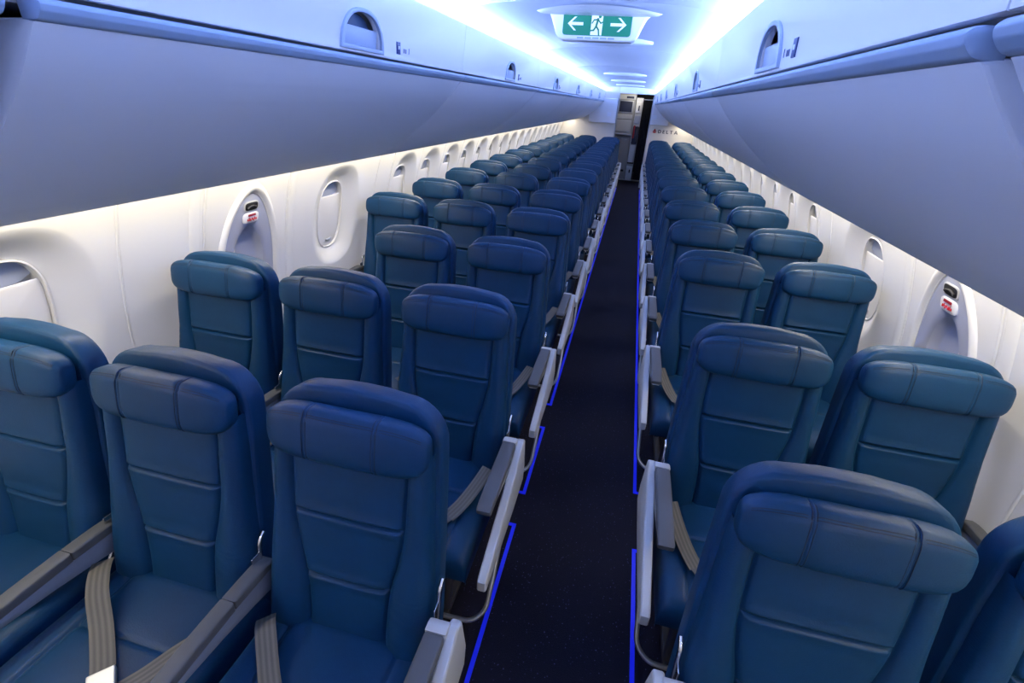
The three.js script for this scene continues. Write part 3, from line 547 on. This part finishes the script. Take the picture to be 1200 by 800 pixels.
{
  const g = thing('partition_lettering', 0.355, 1.232, Z_BACK); tag(g, 'dark spaced capital lettering with red triangle emblem on cream partition', 'lettering');
  const tri = (pts, mat) => { const e = new THREE.ExtrudeGeometry(new THREE.Shape(pts.map(p => new THREE.Vector2(...p))), { depth: 0.003, bevelEnabled: false }); part('emblem', e, mat, g); };
  tri([[0.0, 0.028], [0.045, 0.098], [0.045, 0.045]], M.red); tri([[0.09, 0.028], [0.045, 0.045], [0.045, 0.098]], M.redDark);
  tri([[0.0, 0.022], [0.045, 0.039], [0.09, 0.022], [0.07, 0.004], [0.02, 0.004]], M.red);
  let x = 0.125; for (const ch of 'DELTA') {
    const t = new TextGeometry(ch, { font, size: 0.072, depth: 0.003, curveSegments: 5 }); t.computeBoundingBox(); t.translate(-t.boundingBox.min.x, 0.004, 0); const w = t.boundingBox.max.x - t.boundingBox.min.x; const m = part('letter', t, M.navy, g); m.position.x = x; m.scale.x = 1.25; x += w * 1.25 + 0.030;
  }
}
{
  const g = thing('galley_cabinet', -0.36, 0, -13.75); tag(g, 'grey galley cabinet with dark oven window and latched doors', 'galley cabinet');
  part('body', box(0.46, 2.05, 0.5, 0, 1.025, -0.25, 0.008), M.galley, g);
  const top = part('top_compartment', box(0.44, 0.10, 0.03, 0, 1.95, 0.012, 0.006), M.galleyLight, g); part('dark_vent', box(0.18, 0.05, 0.012, 0.08, 1.95, 0.03), M.navy, top);
  const ov = part('oven', box(0.36, 0.28, 0.03, 0.0, 1.74, 0.012, 0.008), M.steel, g); part('oven_window', box(0.31, 0.24, 0.012, 0.0, 1.74, 0.03, 0.004), M.navy, ov);
  for (const [y, h] of [[1.51, 0.10], [1.30, 0.26]]) { const d = part('cabinet_door', box(0.38, h, 0.025, 0.0, y, 0.012, 0.008), M.galleyLight, g); part('door_latch', box(0.05, 0.018, 0.014, 0.0, y + h / 2 - 0.03, 0.03, 0.003), M.steel, d); part('door_latch', box(0.02, 0.035, 0.014, -0.17, y, 0.03, 0.003), M.steel, d); }
  part('work_shelf', box(0.48, 0.03, 0.10, 0, 1.10, 0.04, 0.006), M.steel, g);
  for (const x of [-0.115, 0.115]) { const c = part('cart_door', box(0.215, 0.98, 0.03, x, 0.56, 0.014, 0.008), M.galley, g); part('cart_latch', box(0.06, 0.02, 0.014, x, 0.98, 0.034, 0.003), M.steel, c); part('cart_vent', box(0.12, 0.05, 0.01, x, 0.22, 0.03, 0.003), M.frame, c); }
}
{
  const g = thing('jump_seat', -0.035, 0, -13.55); tag(g, 'folded white crew jump seat post with dark straps in galley doorway', 'jump seat');
  part('post', box(0.17, 1.95, 0.10, 0, 0.975, -0.08, 0.01), M.galleyLight, g);
  part('handset_panel', box(0.13, 0.26, 0.03, -0.01, 1.74, -0.02, 0.01), M.shade, g); part('handset', box(0.03, 0.12, 0.03, 0, 1.72, 0.006, 0.008), M.navy, g);
  part('mirror_panel', box(0.13, 0.18, 0.02, 0.0, 1.46, -0.02, 0.008), M.pane, g);
  const b = part('back_pad', box(0.14, 0.42, 0.06, 0.005, 1.10, -0.01, 0.02), M.navy, g); part('shoulder_strap', box(0.035, 0.30, 0.012, -0.035, 1.18, 0.025, 0.004), M.red, b); part('shoulder_strap', box(0.025, 0.34, 0.012, 0.045, 1.12, 0.025, 0.004), M.strapEnd, b);
  part('folded_seat', box(0.13, 0.42, 0.07, -0.005, 0.66, -0.005, 0.02), M.shade, g); part('hinge_bar', box(0.16, 0.03, 0.08, 0, 0.44, 0.0, 0.008), M.frame, g); part('base_box', box(0.15, 0.34, 0.10, 0, 0.18, -0.01, 0.012), M.shade, g); part('foot_latch', box(0.03, 0.08, 0.014, 0.01, 0.24, 0.045, 0.004), M.frame, g);
}
{
  const g = thing('galley_curtain', 0.19, 0, -13.35); tag(g, 'black pleated curtain hanging in the galley doorway', 'curtain');
  part('curtain', grid(40, 6, (i, j) => { const u = i / 40, v = j / 6; return [-0.095 + u * 0.19, 0.06 + v * 1.84, 0.018 * Math.sin(u * Math.PI * 10), u, v]; }), new THREE.MeshStandardMaterial({ color: lin(0.006, 0.007, 0.012), roughness: 0.9, side: THREE.DoubleSide }), g);
  part('curtain_rail', box(0.26, 0.025, 0.025, 0, 1.915, 0, 0.006), M.steel, g);
  const p = thing('galley_side_post', 0.33, 0, -13.4); tag(p, 'slim pale upright post closing the galley doorway beside curtain', 'post'); part('upright', box(0.06, 2.1, 0.06, 0, 1.05, 0, 0.01), M.partition, p); part('foot_plate', box(0.09, 0.02, 0.09, 0, 0.012, 0, 0.004), M.panelGrey, p);
  const l = thing('galley_lamp', -0.12, 2.12, -13.15); tag(l, 'small warm galley ceiling light above the doorway', 'ceiling light');
  part('lamp_body', box(0.40, 0.03, 0.20, 0, 0.02, 0, 0.008), M.shade, l); part('diffuser', box(0.36, 0.006, 0.16, 0, 0.0, 0), M.galleyGlow, l);
  const r = new THREE.RectAreaLight(GALLEY_COLOR, GALLEY_POWER, 0.36, 0.16); r.position.set(0, -0.006, 0); r.up.set(0, 0, 1); r.lookAt(-0.12, 0, -13.15); l.add(r);
}
scene.traverse(o => { if (o.isRectAreaLight) o.castShadow = true; });
renderer.render(scene, camera);
